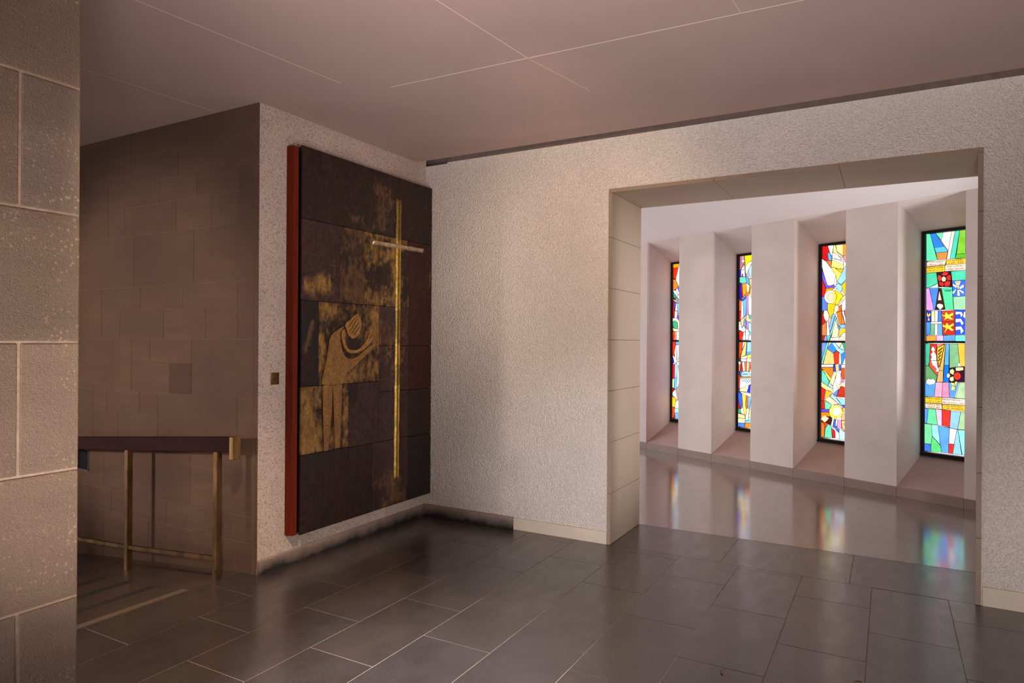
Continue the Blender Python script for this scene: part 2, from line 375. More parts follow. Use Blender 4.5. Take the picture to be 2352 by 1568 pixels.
# limestone lining of the opening: jamb blocks and lintel slabs
def jamb(name, xa, xb, zs, sp=0.):                        # sp: splay of the reveal over the wall's thickness
    mb = MB()
    for a, b_ in zip(zs, zs[1:]): mb.prism([(xa, YB-.004, a+.0016), (xb, YB-.004, a+.0016), (xb+sp, 5.36, a+.0016), (xa+sp, 5.36, a+.0016)], (0, 0, b_-a-.0032), tone(.98, 1.02, .01))
    o = mb.build(name, 'jamb', kind='structure', bevel=.0015)
    eb = MB()
    for a, b_ in zip(zs, zs[1:]): eb.box((xa+.0005, YB-.0085, a+.0018), (xb-.001, YB-.0042, b_-.0018))
    eb.build('edge_band', 'edge_band', o)
    MB().prism([(xa+.003, YB, 0), (xb-.003, YB, 0), (xb-.003+sp, 5.356, 0), (xa+.003+sp, 5.356, 0)], (0, 0, zs[-1])).build('joint_filler', 'jamb_joint', o); return o
jamb('trim_1', OX0+.0005, -1.793, [0, .378, .758, 1.139, 1.517, 1.898, 2.275, 2.607])
jamb('trim_2', .441, OX1-.0005, [0, .386, .760, 1.139, 1.515, 1.893, 2.267, 2.607], .080)
mb = MB()
for a, b_ in ((OX0+.0005, -1.053), (-1.053, -.28), (-.28, OX1-.0005)):
    e_ = .078 if b_ > 0 else 0
    mb.prism([(a+.0014, YB-.004, 2.6075), (b_-.0014, YB-.004, 2.6075), (b_-.0014+e_, 5.36, 2.6075), (a+.0014, 5.36, 2.6075)], (0, 0, .026), tone(.85, .95, .03))
o = mb.build('trim_3', 'jamb', kind='structure', bevel=.0015)
eb = MB()
for a, b_ in ((OX0+.0005, -1.053), (-1.053, -.28), (-.28, OX1-.0005)): eb.box((a+.0014, YB-.0085, 2.6078), (b_-.0014, YB-.0042, 2.6334))
eb.build('edge_band', 'edge_band', o)
MB().box((OX0+.01, YB, 2.61), (OX1-.01, 5.356, OZ-.001)).build('joint_filler', 'jamb_joint', o)

# ------------------------------------------------------------------ corridor wall: piers, sloped sills, stained glass
e = Vector((.895, -.446, 0)).normalized(); nn = Vector((-e.y, e.x, 0)); mo = Vector((-1.18, 8.249, 0))
def S(v): p = mo+e*v[0]+nn*v[1]; return (p.x, p.y, v[2])
WD, SZ, TZ, CH, CZ = .48, .366, 2.652, .0955, 2.905
wins = {0: (-3.125, -2.54), 1: (-1.995, -1.41), 2: (-.865, -.288), 3: (.272, .867), 4: (1.395, 1.991), 5: (2.53, 3.12)}
edges = [-6.5]+[x for k in sorted(wins) for x in wins[k]]+[6.5]
mb = MB()
for i in range(0, len(edges), 2):
    mb.box((edges[i], 0, CH+.001), (edges[i+1], .75, CZ), T=S)
for k, (a, b_) in wins.items():
    mb.prism([S((a, 0, CZ)), S((a, WD, TZ)), S((a, .75, TZ)), S((a, .75, CZ))], e*(b_-a))
wcor = mb.build('wall_back', 'plaster', kind='structure')
for k, (a, b_) in wins.items():
    MB().prism([S((a, .012, CH-.004)), S((a, .012, CH+.004)), S((a, WD+.02, SZ)), S((a, .75, SZ)), S((a, .75, 0))], e*(b_-a)).build('window_sill', 'sill', wcor)
mb = MB()
for a, b_ in zip(edges, edges[1:]): mb.box((a+.0012, -.004, 0), (b_-.0012, .03, CH), tone(.95, 1.05, .02), T=S)
mb.build('trim_4', 'curb', kind='structure', bevel=.0015)

# outlines of the glass pieces in millimetres on each window's own plane (u across, v up); '*' = painted detail
GLASS={
 1:'''f09600 27,2273 146,2266 142,2210 33,2204
dc2800 28,2203 139,2209 94,2048 29,2051
fffff5 146,2266 177,2267 180,1940 144,1943 94,1995 89,2056 113,2137
e67d28 29,2041 89,2033 139,1939 55,1884 31,1886
fae1a0 148,2052 179,2053 180,1944 154,1961
5069d7 124,1918 173,1939 174,1870 154,1841
e6e1fa 90,1882 122,1910 155,1833 125,1809
faf0d7 26,1878 75,1883 115,1858 125,1805 106,1768 76,1815
3c9678 31,1840 76,1830 106,1791 101,1761 56,1778
ebc378 37,1756 111,1730 116,1700 52,1733
5ab4eb 121,1767 170,1705 175,1682 126,1714
e1f0fa 125,1805 181,1824 182,1712 126,1775
d2d7f0 73,1588 117,1579 113,1496 69,1467
be0f1e 32,1730 57,1725 68,1581 54,1490 29,1491
4b4be1 52,1725 102,1700 73,1596
f5f0f5 102,1693 123,1688 122,1587 78,1596
6eb9eb 123,1692 180,1674 181,1562 137,1548
fad79b 137,1541 183,1547 184,1450
5a41c8 128,1534 177,1450 175,1427 123,1489
faf0c8 24,1484 113,1481 168,1427 159,1338 129,1323 129,1421 74,1452 24,1430
3ca073 34,1423 74,1452 129,1421 139,1353 95,1323 45,1354
f5e1af 35,1339 183,1322 174,1296 55,1293
d2320a 31,1286 75,1290 76,1174 27,1174
f0965f 75,1290 110,1289 106,1174 76,1174
e1ebfa 110,1289 159,1291 160,1174 106,1174
78b4f0 161,1291 185,1291 186,1174 162,1174
dc1e05 27,1236 71,1236 60,1169 27,1169
f5875a 71,1236 103,1236 99,1169 60,1169
e6f5ff 106,1236 177,1236 178,1170 102,1169
dc280f 33,1148 99,1149 67,952 34,960
46aae6 99,1149 180,1149 180,1103 99,1103
e1f0fa 121,1099 180,1099 177,871 123,870
fad2c8 73,1002 99,1098 121,1099 112,870 84,885
faf5f5 34,960 123,886 171,946 118,853 36,809 74,852
37149b 24,926 68,847 30,813
c80a1e 25,804 85,835 76,618 26,615
82d2f0 85,835 134,829 119,637 81,635
faf5f5 117,861 182,855 183,789 140,812 168,656 168,589 142,505 120,503 129,737
eba582 145,808 183,780 184,656 157,705
becd9b 32,611 76,616 71,484 33,486
5ab4f0 78,635 121,635 121,474 77,472
dc783c 158,605 184,623 186,466 159,489
b40f14 27,477 77,472 44,415 28,418
fafae1 44,415 93,464 144,306 105,340 45,373
f5b90a 28,360 105,340 90,214 30,209
fafaeb 111,295 144,322 185,242 182,201 90,197 90,251
c89678 143,397 180,457 182,284 149,331
dc3c0a 30,204 90,205 75,66 31,45
96e1c8 85,192 182,201 183,135 85,130
6ea0f0 85,126 183,135 184,60 108,44''',
 2:'''a56478 45,2264 116,2259 121,2136 99,2160 55,2074 41,2082
ffdc00 116,2260 226,2262 248,2191 170,2169 130,2112
eb9155 230,2263 260,2262 261,2175 250,2187
fafac8 130,2112 161,2162 248,2187 188,2100 157,2035 136,2007
96cdfa 188,2100 250,2172 241,2006 193,1980 175,2056
f5d7b4 239,2177 261,2179 262,2012 242,1998
3c19d2 37,2079 64,2080 63,1990 36,1993
f0ebe6 59,2081 122,2075 125,1987 60,1992
dcf0dc 64,2084 99,2138 122,2079
3c5adc 122,2053 135,2056 140,1984 125,1985
64c8af 42,1988 136,1984 143,1916 114,1903 43,1916
5a9bf0 131,1985 167,1982 198,1897 194,1875 143,1920
f5e1a0 189,1954 258,1994 262,1971 224,1963
f5cd7d 189,1950 262,1964 259,1834 215,1874
28129b 36,1912 65,1891 85,1717 40,1704
c8280f 64,1892 83,1892 98,1731 84,1724
eb911e 79,1891 145,1894 146,1774 120,1753 93,1724
fae6a5 145,1909 198,1868 181,1787 151,1785
dc7828 198,1879 211,1867 190,1756 120,1738 146,1774 181,1787
f0c88c 207,1822 224,1866 259,1827 260,1752 225,1721 199,1756
3c50dc 76,1698 142,1733 147,1717 85,1675
d76432 40,1689 76,1683 72,1548 41,1549
5aaaf5 94,1675 147,1714 144,1496 113,1467
e6ebfa 76,1676 94,1679 109,1467 64,1438
be82b9 147,1729 177,1742 180,1316 150,1324
f5f5fa 177,1749 225,1710 227,1501 183,1495
aad7f5 225,1710 264,1730 266,1500 231,1501
c31414 39,1545 72,1548 64,1438 40,1412
e6be82 64,1435 148,1481 140,1444 83,1325 65,1363
e1ebfa 38,1412 65,1408 83,1325 118,1354 145,1301 123,1272 38,1303
5aa0f0 118,1452 144,1421 145,1324 109,1377
f5d7af 148,1489 192,1499 192,1450 215,1420 193,1391 149,1429
3caa7d 188,1488 262,1493 262,1448 214,1438 192,1458
e1f0fa 193,1405 266,1441 267,1374 219,1379
a0d2f5 180,1406 267,1374 268,1226 185,1294
d7230f 41,1287 110,1272 98,1176 42,1175
faebdc 141,1302 167,1316 194,1271 181,1176 146,1176
e6e6fa 110,1272 137,1272 142,1176 102,1176
78b9f5 194,1279 268,1241 268,1176 186,1176
*fafafa 89,2259 98,2258 99,2202 118,2196 118,2181 99,2181 95,2164 85,2184 74,2189 74,2199 88,2203
*6e3c3c 78,2023 91,2033 96,1989 75,1990
d21e0f 45,1232 99,1232 89,1172 45,1172
f0f0fa 99,1232 257,1231 257,1173 89,1172
d2460f 45,1149 99,1149 85,1042 42,909 42,946
e6f0fa 102,1149 138,1149 90,1042
f5c35f 138,1149 162,1149 139,977 67,946
4669dc 162,1149 167,1084 154,977 139,977
8cc8fa 167,1149 262,1150 263,1032 163,1014
5aa0f0 163,1014 263,1030 263,1005 154,981
fae1aa 71,947 168,977 169,932 76,930
f0c850 168,979 263,1005 240,942 164,935
b4dcf5 72,928 159,928 159,897 77,895
faf0eb 162,935 264,939 264,886 162,895
faf5d7 39,892 69,891 62,843 40,863
d26e46 40,859 69,839 63,768 43,768
d21e14 77,891 91,892 107,770 87,769
c8ebd7 91,889 130,890 136,771 109,770
e16e2d 135,890 166,889 170,773 138,776
aae6c8 166,889 201,888 189,765 170,773
e16e2d 203,888 231,885 208,762 192,765
96dcaf 233,885 264,878 227,775 222,832
5a82e6 68,769 87,769 78,703 68,719
a5d7fa 78,715 92,753 146,772 194,766 223,734 190,704 127,701
b4824b 59,694 232,710 233,687 59,679
faf5eb 246,788 265,793 266,704 247,703
c8e6fa 64,676 266,689 266,622 60,541
cd3214 39,734 59,702 60,545 40,544
f5d2a0 60,538 200,598 172,507 60,508
1e2dc8 200,598 224,604 215,493 172,507
d7ebeb 224,608 266,614 267,493 217,497
f5ebf5 60,503 267,485 268,452 211,448 94,481
2d5ae6 35,498 90,477 105,325 76,290 41,394
f5c850 95,477 156,465 149,329 169,265 164,211 135,213 110,309
e1783c 158,461 185,450 183,332 173,298 157,305
78b4f0 187,446 211,444 225,400 207,301 186,299
a5e1d7 211,448 268,452 268,379 225,400
f5ebdc 225,396 268,379 269,298 216,298
be0f1e 31,394 41,394 71,289 32,286
3c9664 32,282 72,285 82,224 33,224
faf0dc 72,273 110,301 135,213 87,229
f5c88c 33,221 135,208 148,160 33,166
c8e1a0 33,162 148,158 146,107 34,99
e1f0f0 169,293 207,297 189,144 149,140
f5e1a0 212,293 264,290 265,192 227,180 198,190
82dcc8 191,177 265,188 265,152 191,146
82befa 149,136 265,148 265,121 149,107
4673e6 34,95 141,106 141,49 34,54
eb871e 146,105 261,117 261,54 143,49
*1e5a96 88,662 100,664 98,654 86,654
*1e5a96 122,664 134,666 132,656 120,656
*1e5a96 156,666 168,668 166,658 154,657
*1e5a96 190,669 201,671 199,661 188,661
*1e5a96 223,671 235,673 233,663 221,662
*1e5a96 106,645 118,647 116,637 104,637
*1e5a96 140,647 151,649 150,639 138,638
*1e5a96 174,648 185,651 183,641 172,640
*1e5a96 207,652 219,654 217,644 205,644
*1e5a96 156,629 168,632 166,622 155,621
*1e5a96 190,633 202,635 200,625 188,625
*3c82c8 102,737 180,742 183,731 102,725''',
 3:'''be0a0f 38,2264 107,2258 161,2082 88,2086 39,2117
c8f0c8 107,2260 176,2256 162,2128 128,2177
f5dc8c 176,2256 199,2255 216,2176 294,2107 271,2110 208,2146 172,2180
fff091 203,2254 286,2251 290,2123 216,2183
e68c1e 286,2255 328,2253 329,2130 290,2123
dc8c96 290,2123 329,2130 329,2036 294,2085
fffae1 164,2174 216,2161 271,2079 161,2113
e6ebf5 161,2113 295,2055 295,2025 161,2090
5aa0f0 106,2172 124,2182 161,2121 157,2084 117,2091
f5eb78 161,2090 295,2025 295,1979 233,1977 177,2009 149,2003
e67828 97,2085 157,2083 147,2000
f0b41e 201,1995 295,1976 272,1929
fadc5a 147,2000 185,2006 272,1929 222,1834 206,1911
8cc8fa 330,2021 295,1972 222,1834 273,1797 331,1864
6450dc 40,2001 53,1954 102,1812 139,1790 186,1806 199,1775 139,1764 91,1771 41,1886
faf0f0 39,2117 89,2074 147,2000 206,1911 183,1807 131,1795 102,1812 57,1954 40,2017
f5e1d7 206,1911 222,1819 199,1783 183,1807
cd1414 41,1886 87,1767 71,1679 42,1679
8cc8dc 202,1790 234,1820 273,1793 285,1755 266,1714 218,1759
ebbe14 273,1793 323,1842 324,1677 285,1755
e69619 91,1767 171,1777 187,1761 139,1726 79,1714
f5e1b4 187,1768 218,1755 147,1695 139,1710
f0c814 147,1725 219,1736 297,1679 235,1569 116,1597
5078e6 42,1677 107,1670 112,1520 43,1511
ebb919 112,1597 208,1600 181,1472 153,1416 109,1505
f5dcaa 266,1722 285,1732 320,1670 297,1668
e6c896 320,1670 332,1655 232,1561 220,1577 297,1671
fafafa 290,1604 332,1632 333,1535 290,1500 271,1522
d25a28 243,1553 274,1575 283,1499 216,1486
f5e1a0 192,1555 220,1577 247,1561 244,1508 216,1486 184,1518
c81414 44,1507 85,1383 45,1345
d7781e 216,1486 275,1507 276,1349 252,1357
e67d2d 275,1499 315,1356 276,1349
d7e1f5 283,1499 306,1498 334,1378 334,1325 318,1356
d2321e 306,1506 333,1512 334,1385
fadcc8 68,1518 112,1513 133,1458 125,1405 93,1387 60,1445
82afeb 169,1473 208,1471 158,1305 142,1267 130,1313
73d7be 205,1449 217,1433 151,1198 142,1237
73d7be 213,1433 253,1281 261,1304 221,1426
f0d2af 209,1403 249,1289 238,1206 159,1198 178,1297
d27837 45,1345 97,1383 103,1183 46,1183
f5dcd2 101,1383 121,1382 142,1244 127,1183 103,1183
82afeb 253,1346 319,1352 326,1314 265,1304
ebbe1e 245,1251 276,1296 334,1314 334,1273 284,1228 253,1206
faf0dc 253,1206 300,1258 334,1266 335,1183 246,1183
*f5f5fa 218,1664 213,1636 198,1613 174,1598 146,1593 118,1600 94,1617 78,1643 72,1672 78,1700 94,1724 118,1739 145,1743 173,1735 197,1718 213,1693
*f5d75a 221,1664 217,1643 205,1626 188,1615 168,1612 147,1617 130,1630 118,1648 114,1670 118,1690 129,1708 147,1719 167,1722 188,1716 205,1703 216,1685
*e8ccaa 191,1669 188,1651 177,1636 162,1626 144,1623 126,1628 110,1639 99,1655 96,1674 99,1693 109,1708 125,1718 143,1721 161,1716 177,1705 187,1688
be1414 44,1227 88,1227 67,1169 45,1169
82a5f0 88,1227 110,1227 115,1169 67,1169
64cdb4 110,1227 154,1227 137,1169 115,1169
fae1c8 154,1202 328,1210 328,1170 141,1169
6e8ceb 45,1144 107,1144 46,935
64cdaf 107,1144 130,1144 60,898 42,897 46,939
3c82e6 130,1103 163,1144 224,1059 185,1021 111,1078
96d2fa 163,1144 206,1145 258,1080 325,1048 275,1010 224,1059
faebc3 206,1145 287,1145 253,1079
beebc8 287,1145 295,1121 317,1060 258,1080
32a078 287,1145 324,1145 325,1052 317,1060
ebbe73 111,1074 188,1021 201,900 64,895
cd2d1e 188,1021 228,1055 254,1035 250,904 201,900
f0e1af 254,1035 275,1010 280,905 252,904
3282e6 275,1010 325,1048 325,983 292,901 280,905
f5dcc8 325,983 330,902 294,901
e6e1f5 42,891 199,896 199,867 42,861
3c3cc8 186,896 209,897 215,816 187,815
f0c87d 209,897 252,898 255,826 217,825
3c5ad2 252,898 284,899 272,827 255,826
f0e6f5 284,899 330,900 330,870 280,870
d7781e 42,858 186,863 191,807 157,740 91,820 51,835
64c8b4 47,830 78,811 140,697 114,634 48,693
f5d25a 51,839 91,820 166,740 149,698 122,738
f0e1a0 208,816 230,809 184,650 140,689
f0f5fa 230,821 278,799 273,672 209,693
d24b28 278,860 318,861 319,739 285,734
cdb45f 318,861 330,862 331,740 320,739
e178a5 285,734 319,739 311,698 281,689
aad7f5 140,689 184,642 188,614 127,655
e6eb91 44,692 123,647 193,601 188,585 106,600 44,634
c81e14 44,630 93,608 72,477 45,471
ebaf32 101,600 184,576 141,528 85,486
b43219 277,656 328,643 328,529 223,530
f5e1a5 226,661 327,691 328,667 235,629
5a82e6 256,626 227,530 184,560
a5c8fa 184,564 210,529 296,437 279,428 146,528
fae1aa 85,486 146,532 210,488 253,442 194,437
c31919 45,467 85,474 90,383 46,379
6ed7a0 85,474 172,435 147,384 92,379
5a46d7 46,376 147,379 142,350 46,346
f08219 46,341 138,346 160,286 46,266
3c1414 117,298 177,296 169,196 100,222
96dcd7 227,522 329,509 329,448 296,437
4646d2 296,441 329,448 329,416 312,410
f5be64 296,413 329,412 330,351 309,365
dcd2f5 194,437 253,454 296,429 292,396 211,414
ebaf8c 288,347 330,343 330,270 288,266
f5f0f5 190,289 207,307 199,207 169,188 159,195
3c64dc 207,307 229,305 217,217 255,148 187,189
f0f0fa 225,267 242,261 234,186 217,201
d78cb9 242,269 288,270 289,176 238,187
d78c50 288,270 330,270 331,148 293,168
d2691e 47,224 95,217 83,53 48,53
dc461e 64,235 126,220 96,163
64cda5 96,155 139,213 169,188 183,57 88,54
c81e1e 170,171 217,135 213,61 188,58
e6e6fa 178,184 264,124 263,51 218,61 217,135
5082e6 195,190 262,173 260,128
b4dce6 264,173 331,140 332,59 264,55
*faf0aa 64,285 90,308 117,290 143,280 117,248 91,225 64,247 42,257
*f5e15a 303,365 297,333 280,305 255,285 225,276 194,279 168,294 150,319 144,350 150,382 167,411 193,431 224,439 254,436 279,420 297,395
*f0ebf0 281,367 278,347 267,330 252,317 233,312 214,314 198,323 187,339 183,358 187,378 198,395 213,408 232,413 251,411 267,401 278,386
*f5dc8c 293,258 322,269 330,245 305,235 331,205 323,147 297,234''',
 4:'''5adca0 41,2259 78,2254 147,1983 43,1981
2878e1 78,2254 128,2254 209,2114 117,2109
50b4fa 117,2109 209,2114 245,2056 134,2055
c8873c 134,2055 241,2055 231,1982 147,1983
6edca5 128,2254 200,2252 182,2174
f5f2f2 200,2252 277,2253 246,2066 182,2174
ebd7c8 277,2253 307,2254 263,1982 233,1982 246,2066
46c8aa 307,2254 348,2253 309,1982 263,1982
78be32 348,2253 402,2252 404,2022 320,2022
5ab432 320,2022 404,2022 404,1975 309,1981
e6cdbe 47,1971 231,1975 219,1927 47,1923
e1b932 43,1919 217,1924 216,1860 44,1858
e6be3c 231,1975 404,1977 404,1924 224,1923
e6cdb9 219,1924 404,1924 405,1862 216,1860
46be96 44,1856 140,1858 154,1747 45,1703
28100f 140,1858 273,1857 285,1704 161,1708
46c8a0 273,1857 405,1855 405,1763 283,1762
3c6edc 283,1762 405,1763 406,1605 293,1603
96cda5 293,1603 406,1605 407,1469 301,1476
bee1c8 74,1702 154,1747 161,1700
f096d7 45,1702 74,1702 119,1479 46,1481
4682e1 74,1702 161,1700 132,1482 119,1479
32150f 161,1700 187,1695 223,1479 130,1478
50d796 187,1695 285,1702 299,1476 223,1481
e8c8a8 167,1680 192,1574 154,1575
e6d2be 177,1478 145,1513 148,1536 173,1543 204,1530 206,1507
1e32c8 46,1473 94,1473 95,1361 47,1361
c8d7aa 94,1473 128,1472 129,1361 95,1361
f0e1e1 128,1472 157,1471 155,1360 129,1361
3c78eb 157,1471 188,1472 196,1359 155,1360
f0e1dc 89,1360 196,1359 196,1339 90,1340
468cf0 47,1359 89,1358 83,1228 48,1228
6eaa82 90,1340 129,1339 127,1227 83,1228
fadce1 129,1339 155,1338 156,1227 127,1227
5aa0f0 155,1338 196,1339 201,1227 156,1227
be3c28 191,1468 310,1471 312,1361 194,1359
be281e 194,1359 312,1361 314,1228 204,1225
2850dc 310,1471 407,1472 408,1228 314,1227
d7963c 48,1220 146,1221 143,1169 52,1164
f0b4e1 146,1221 206,1222 211,1167 143,1167
5aa0f0 206,1222 316,1223 314,1167 211,1165
6ee1c8 316,1223 408,1222 409,1165 314,1165
*d22828 207,1856 253,1849 239,1823 211,1817 189,1831
*c81e1e 253,1826 273,1813 273,1770 243,1768 231,1804
*d22d2d 236,1765 271,1755 264,1717 222,1712 208,1740
*c81e1e 200,1760 215,1732 204,1709 172,1727 161,1755
*d23228 186,1819 190,1780 168,1758 152,1798 157,1829
*f5e1c8 231,1782 229,1773 225,1765 218,1760 210,1759 202,1762 195,1768 190,1776 188,1786 190,1795 194,1803 201,1808 209,1809 218,1806 224,1800 229,1792
*e6d28c 221,1783 221,1778 218,1774 214,1771 210,1770 205,1771 201,1775 199,1779 198,1785 199,1790 201,1795 205,1797 209,1798 214,1797 218,1793 221,1789
*fffbf0 309,1756 364,1755 350,1715 323,1715
*fffbf0 324,1686 289,1719 292,1734 330,1709
*fffbf0 346,1689 385,1724 392,1693 358,1676
*fffbf0 327,1678 296,1626 289,1650 317,1677
*fffbf0 351,1675 392,1644 386,1625 348,1662
*fffbf0 334,1670 348,1669 358,1611 331,1611
*f5e6a0 327,1713 350,1711 341,1666
*d2b45a 320,1748 354,1747 344,1731 327,1732
*f0d24b 57,1465 69,1433 87,1456 92,1425 72,1413 84,1374 62,1370 69,1405 52,1426
*f5d741 195,1437 217,1421 234,1459 255,1428 297,1449 301,1422 270,1408 305,1380 277,1377 249,1393 213,1371 227,1405 197,1418
*f5d741 199,1336 224,1320 242,1351 263,1319 301,1349 306,1319 274,1304 309,1273 284,1265 249,1289 214,1235 232,1297 203,1309
*f5f0fa 318,1456 373,1451 383,1424 367,1394 359,1432 318,1426
*f5f0fa 318,1384 367,1386 391,1340 374,1318 360,1356 319,1349
*f5f0fa 319,1307 370,1310 392,1264 367,1234 360,1280 319,1273
*e6f0e6 393,1454 407,1450 407,1385 384,1405
*3c9178 215,1677 286,1675 265,1659 226,1663
3cb48c 44,1138 90,1139 80,919 46,913
be3228 90,1139 147,1139 153,970 82,965
c85032 82,965 166,970 170,899 156,814 76,919
d28278 147,1139 223,1140 152,1097
dcb428 152,1097 221,1134 176,907 155,955
e1a555 223,1134 232,1140 211,868 174,871
50a5f0 232,1140 265,1140 262,926 220,925
78af7d 266,1140 339,1140 361,918 267,899
f5b43c 339,1140 404,1141 405,919 361,918
006ee1 220,923 262,925 263,759 210,757
5a965f 46,911 76,916 156,814 145,754 47,749
ebaf69 174,869 211,868 210,757 149,754
280f28 264,898 405,919 406,765 265,757
5096f0 43,747 144,752 130,605 44,603
eba0b9 144,752 208,754 200,604 130,605
d78caf 208,754 262,754 270,606 200,604
5a96e6 263,755 356,757 325,605 270,606
aad2a0 356,757 406,758 407,605 325,605
e1b92d 44,597 200,602 200,539 44,537
e6d2c3 200,600 407,603 407,540 200,538
dcc8aa 44,533 200,536 205,483 44,484
e6be37 204,534 407,539 407,481 205,483
508ceb 41,477 75,479 63,330 42,329
64d796 75,479 143,480 164,324 63,328
f5bed7 143,478 202,480 203,322 164,326
d73228 202,480 283,477 273,310 203,321
8cc3f5 283,473 372,474 343,298 273,308
a0c896 372,474 407,474 408,302 343,298
6ecd91 40,324 106,322 115,205 104,121 41,122
96d7f5 106,322 169,318 190,126 115,205
5aa0f0 169,318 273,306 264,55 203,53 190,126
fae6eb 273,306 339,297 315,150 267,148
dc3223 267,148 315,148 303,53 264,54
8cc8f0 339,297 348,295 383,55 303,51 315,150
8ce1e1 348,295 408,299 410,56 387,55
3c6ee6 41,121 104,118 103,49 42,49
5ad278 104,121 115,201 190,124 203,55 103,49
*faf0f0 109,1105 121,1110 137,1081 128,1056 147,1028 151,971 95,970 106,1007 95,1027 117,1056 100,1076
*faf0f0 99,966 153,967 159,907 170,887 167,859 145,859 143,874 156,878 129,914 114,922
*3c280a 166,1069 203,1102 204,1094 167,1057
*3c280a 166,1036 197,1069 198,1061 167,1024
*3c280a 166,1004 190,1033 191,1025 168,992
*3c280a 166,972 184,996 185,988 168,960
*fafaeb 54,760 77,785 100,774 119,785 144,760 130,735 85,723 58,735
*d7e196 273,879 298,892 314,872 306,832 273,847
*f0f0dc 248,838 266,847 277,823 263,799 245,810
*d7e196 274,807 306,817 310,777 288,766 272,779
*dce69b 324,905 391,911 395,884 356,874 327,873
*e12d1e 372,824 370,809 363,796 353,788 341,784 328,786 318,794 311,806 309,821 311,835 318,848 328,857 340,860 352,858 363,850 370,838
*f5f0f5 369,934 368,928 365,923 361,919 356,918 350,919 346,922 343,927 342,933 343,939 346,944 350,948 355,949 360,948 365,945 368,940
*e6e164 281,756 314,753 321,730 292,728
*e6e164 292,724 321,714 318,682 285,680
*e6e164 317,765 341,769 335,739 325,714
*ebe1b4 353,755 360,754 329,607 320,611''',
}
PAL = ['d23228', 'f0be28', '2878e1', '96d7f5', '46be96', 'f5dcaa', 'eb911e', 'f5f0f5', '8cc8f0', 'c81414', 'e6b43c', '5a46d7', '78b450', 'fae1b4']
def inset(P, d):
    n = len(P); A = sum(P[i][0]*P[(i+1) % n][1]-P[(i+1) % n][0]*P[i][1] for i in range(n)); s = 1 if A > 0 else -1
    return s
def make_window(k):
    a, b_ = wins[k]; Wd = b_-a; Ht = TZ-SZ; D0 = WD
    def L(u, v, d): return S((a+u, D0+d, SZ+v))
    root = empty('window_%d' % (k+1), S((a, D0, SZ)), kind='structure')
    fr = MB(); G0, G1, H0, H1, T0, T1 = .040, Wd-.040, .036, Ht-.030, 1.145, 1.166
    for (u0, u1, v0, v1) in ((.006, G0, .004, Ht-.004), (G1, Wd-.006, .004, Ht-.004), (G0, G1, .0, H0), (G0, G1, H1, Ht-.002)):
        fr.prism([L(u0, v0, -.012), L(u1, v0, -.012), L(u1, v1, -.012), L(u0, v1, -.012)], nn*.07)
    fr.prism([L(.0, 0, -.02), L(Wd, 0, -.02), L(Wd, .014, -.02), L(0, .014, -.02)], nn*.08)
    fr.build('window_frame', 'black', root, bevel=.002)
    MB().prism([L(G0, T0, -.008), L(G1, T0, -.008), L(G1, T1, -.008), L(G0, T1, -.008)], nn*.04).build('glazing_bar', 'black', root)
    polys = []
    uR = {1: .176, 2: .262, 3: .332, 4: .402}.get(k, G0)
    r = random.Random(40+k)
    for ln in GLASS.get(k, '').splitlines():
        ov = ln[0] == '*'; c, *ps = ln.lstrip('*').split()
        polys.append((c, ov, [tuple(float(q)/1000 for q in p.split(',')) for p in ps]))
    bgk = []                                              # the part of each light that stands behind the next pier
    for (v0, v1) in ((H0, T0), (T1, H1)):
        nrow = 7; vs = [v0]+sorted(v0+(v1-v0)*(j+r.uniform(-.25, .25))/nrow for j in range(1, nrow))+[v1]
        ncol = 2 if k in (2, 3, 4) else (3 if k == 1 else 4)
        pts = [[(uR-.002+(G1-uR)*(i/ncol)+(r.uniform(-.03, .03) if 0 < i < ncol else 0), v+(r.uniform(-.05, .05) if 0 < j < nrow else 0)) for i in range(ncol+1)] for j, v in enumerate(vs)]
        for j in range(nrow):
            for i in range(ncol):
                bgk.append((r.choice(PAL), False, [pts[j][i], pts[j][i+1], pts[j+1][i+1], pts[j+1][i]]))
    gl = MB(); ld = MB(); idx = 0
    for c, ov, P in bgk+polys:
        idx += 1; off = -.00012*idx
        P = [(min(max(u, G0-.004), G1+.004), min(max(v, H0-.004), H1+.004)) for u, v in P]
        gl.prism([L(u, v, .012+off) for u, v in P], nn*.006, lin(c))
        wl = .0009 if ov else .0017
        for i in range(len(P)):
            p, q = Vector((*P[i], 0)), Vector((*P[(i+1) % len(P)], 0)); d = q-p
            if d.length < .004: continue
            d.normalize(); n2 = Vector((-d.y, d.x, 0))*wl; p = p-d*wl*.5; q = q+d*wl*.5
            ld.prism([L(*(x.x, x.y), .0115+off-.001) for x in (p-n2, q-n2, q+n2, p+n2)], nn*.004)
    if k == 4:                                            # scratched lettering on the four inscription bands
        for band in INK:
            (x0, y0), (x1, y1), h = band
            u = x0
            while u < x1-.01:
                wch = r.uniform(.003, .007); v = y0+(y1-y0)*(u-x0)/(x1-x0)
                t = r.random(); 
                if t < .85:
                    ld.prism([L(u, v-h/2, -.006), L(u+.0014, v-h/2, -.006), L(u+.0014, v+h/2, -.006), L(u, v+h/2, -.006)], nn*.004)
                    if t < .5: ld.prism([L(u, v+h/2*(1 if t < .25 else -.9), -.006), L(u+wch, v+h/2*(1 if t < .25 else -.9), -.006), L(u+wch, v+h/2*(1 if t < .25 else -.9)+.0014, -.006), L(u, v+h/2*(1 if t < .25 else -.9)+.0014, -.006)], nn*.004)
                u += wch+.003
    gl.build('stained_glass', 'glass', root, attrname='tint')
    ld.build('lead_cames', 'lead', root)
INK = [((x0, v), (x1, v), .012) for v in (1.961, 1.937, 1.904, 1.878) for x0, x1 in ((.052, .212), (.232, .40))]+\
      [((x0, v), (x1, v), .012) for v in (.585, .555, .522, .498) for x0, x1 in ((.052, .192), (.210, .40))]
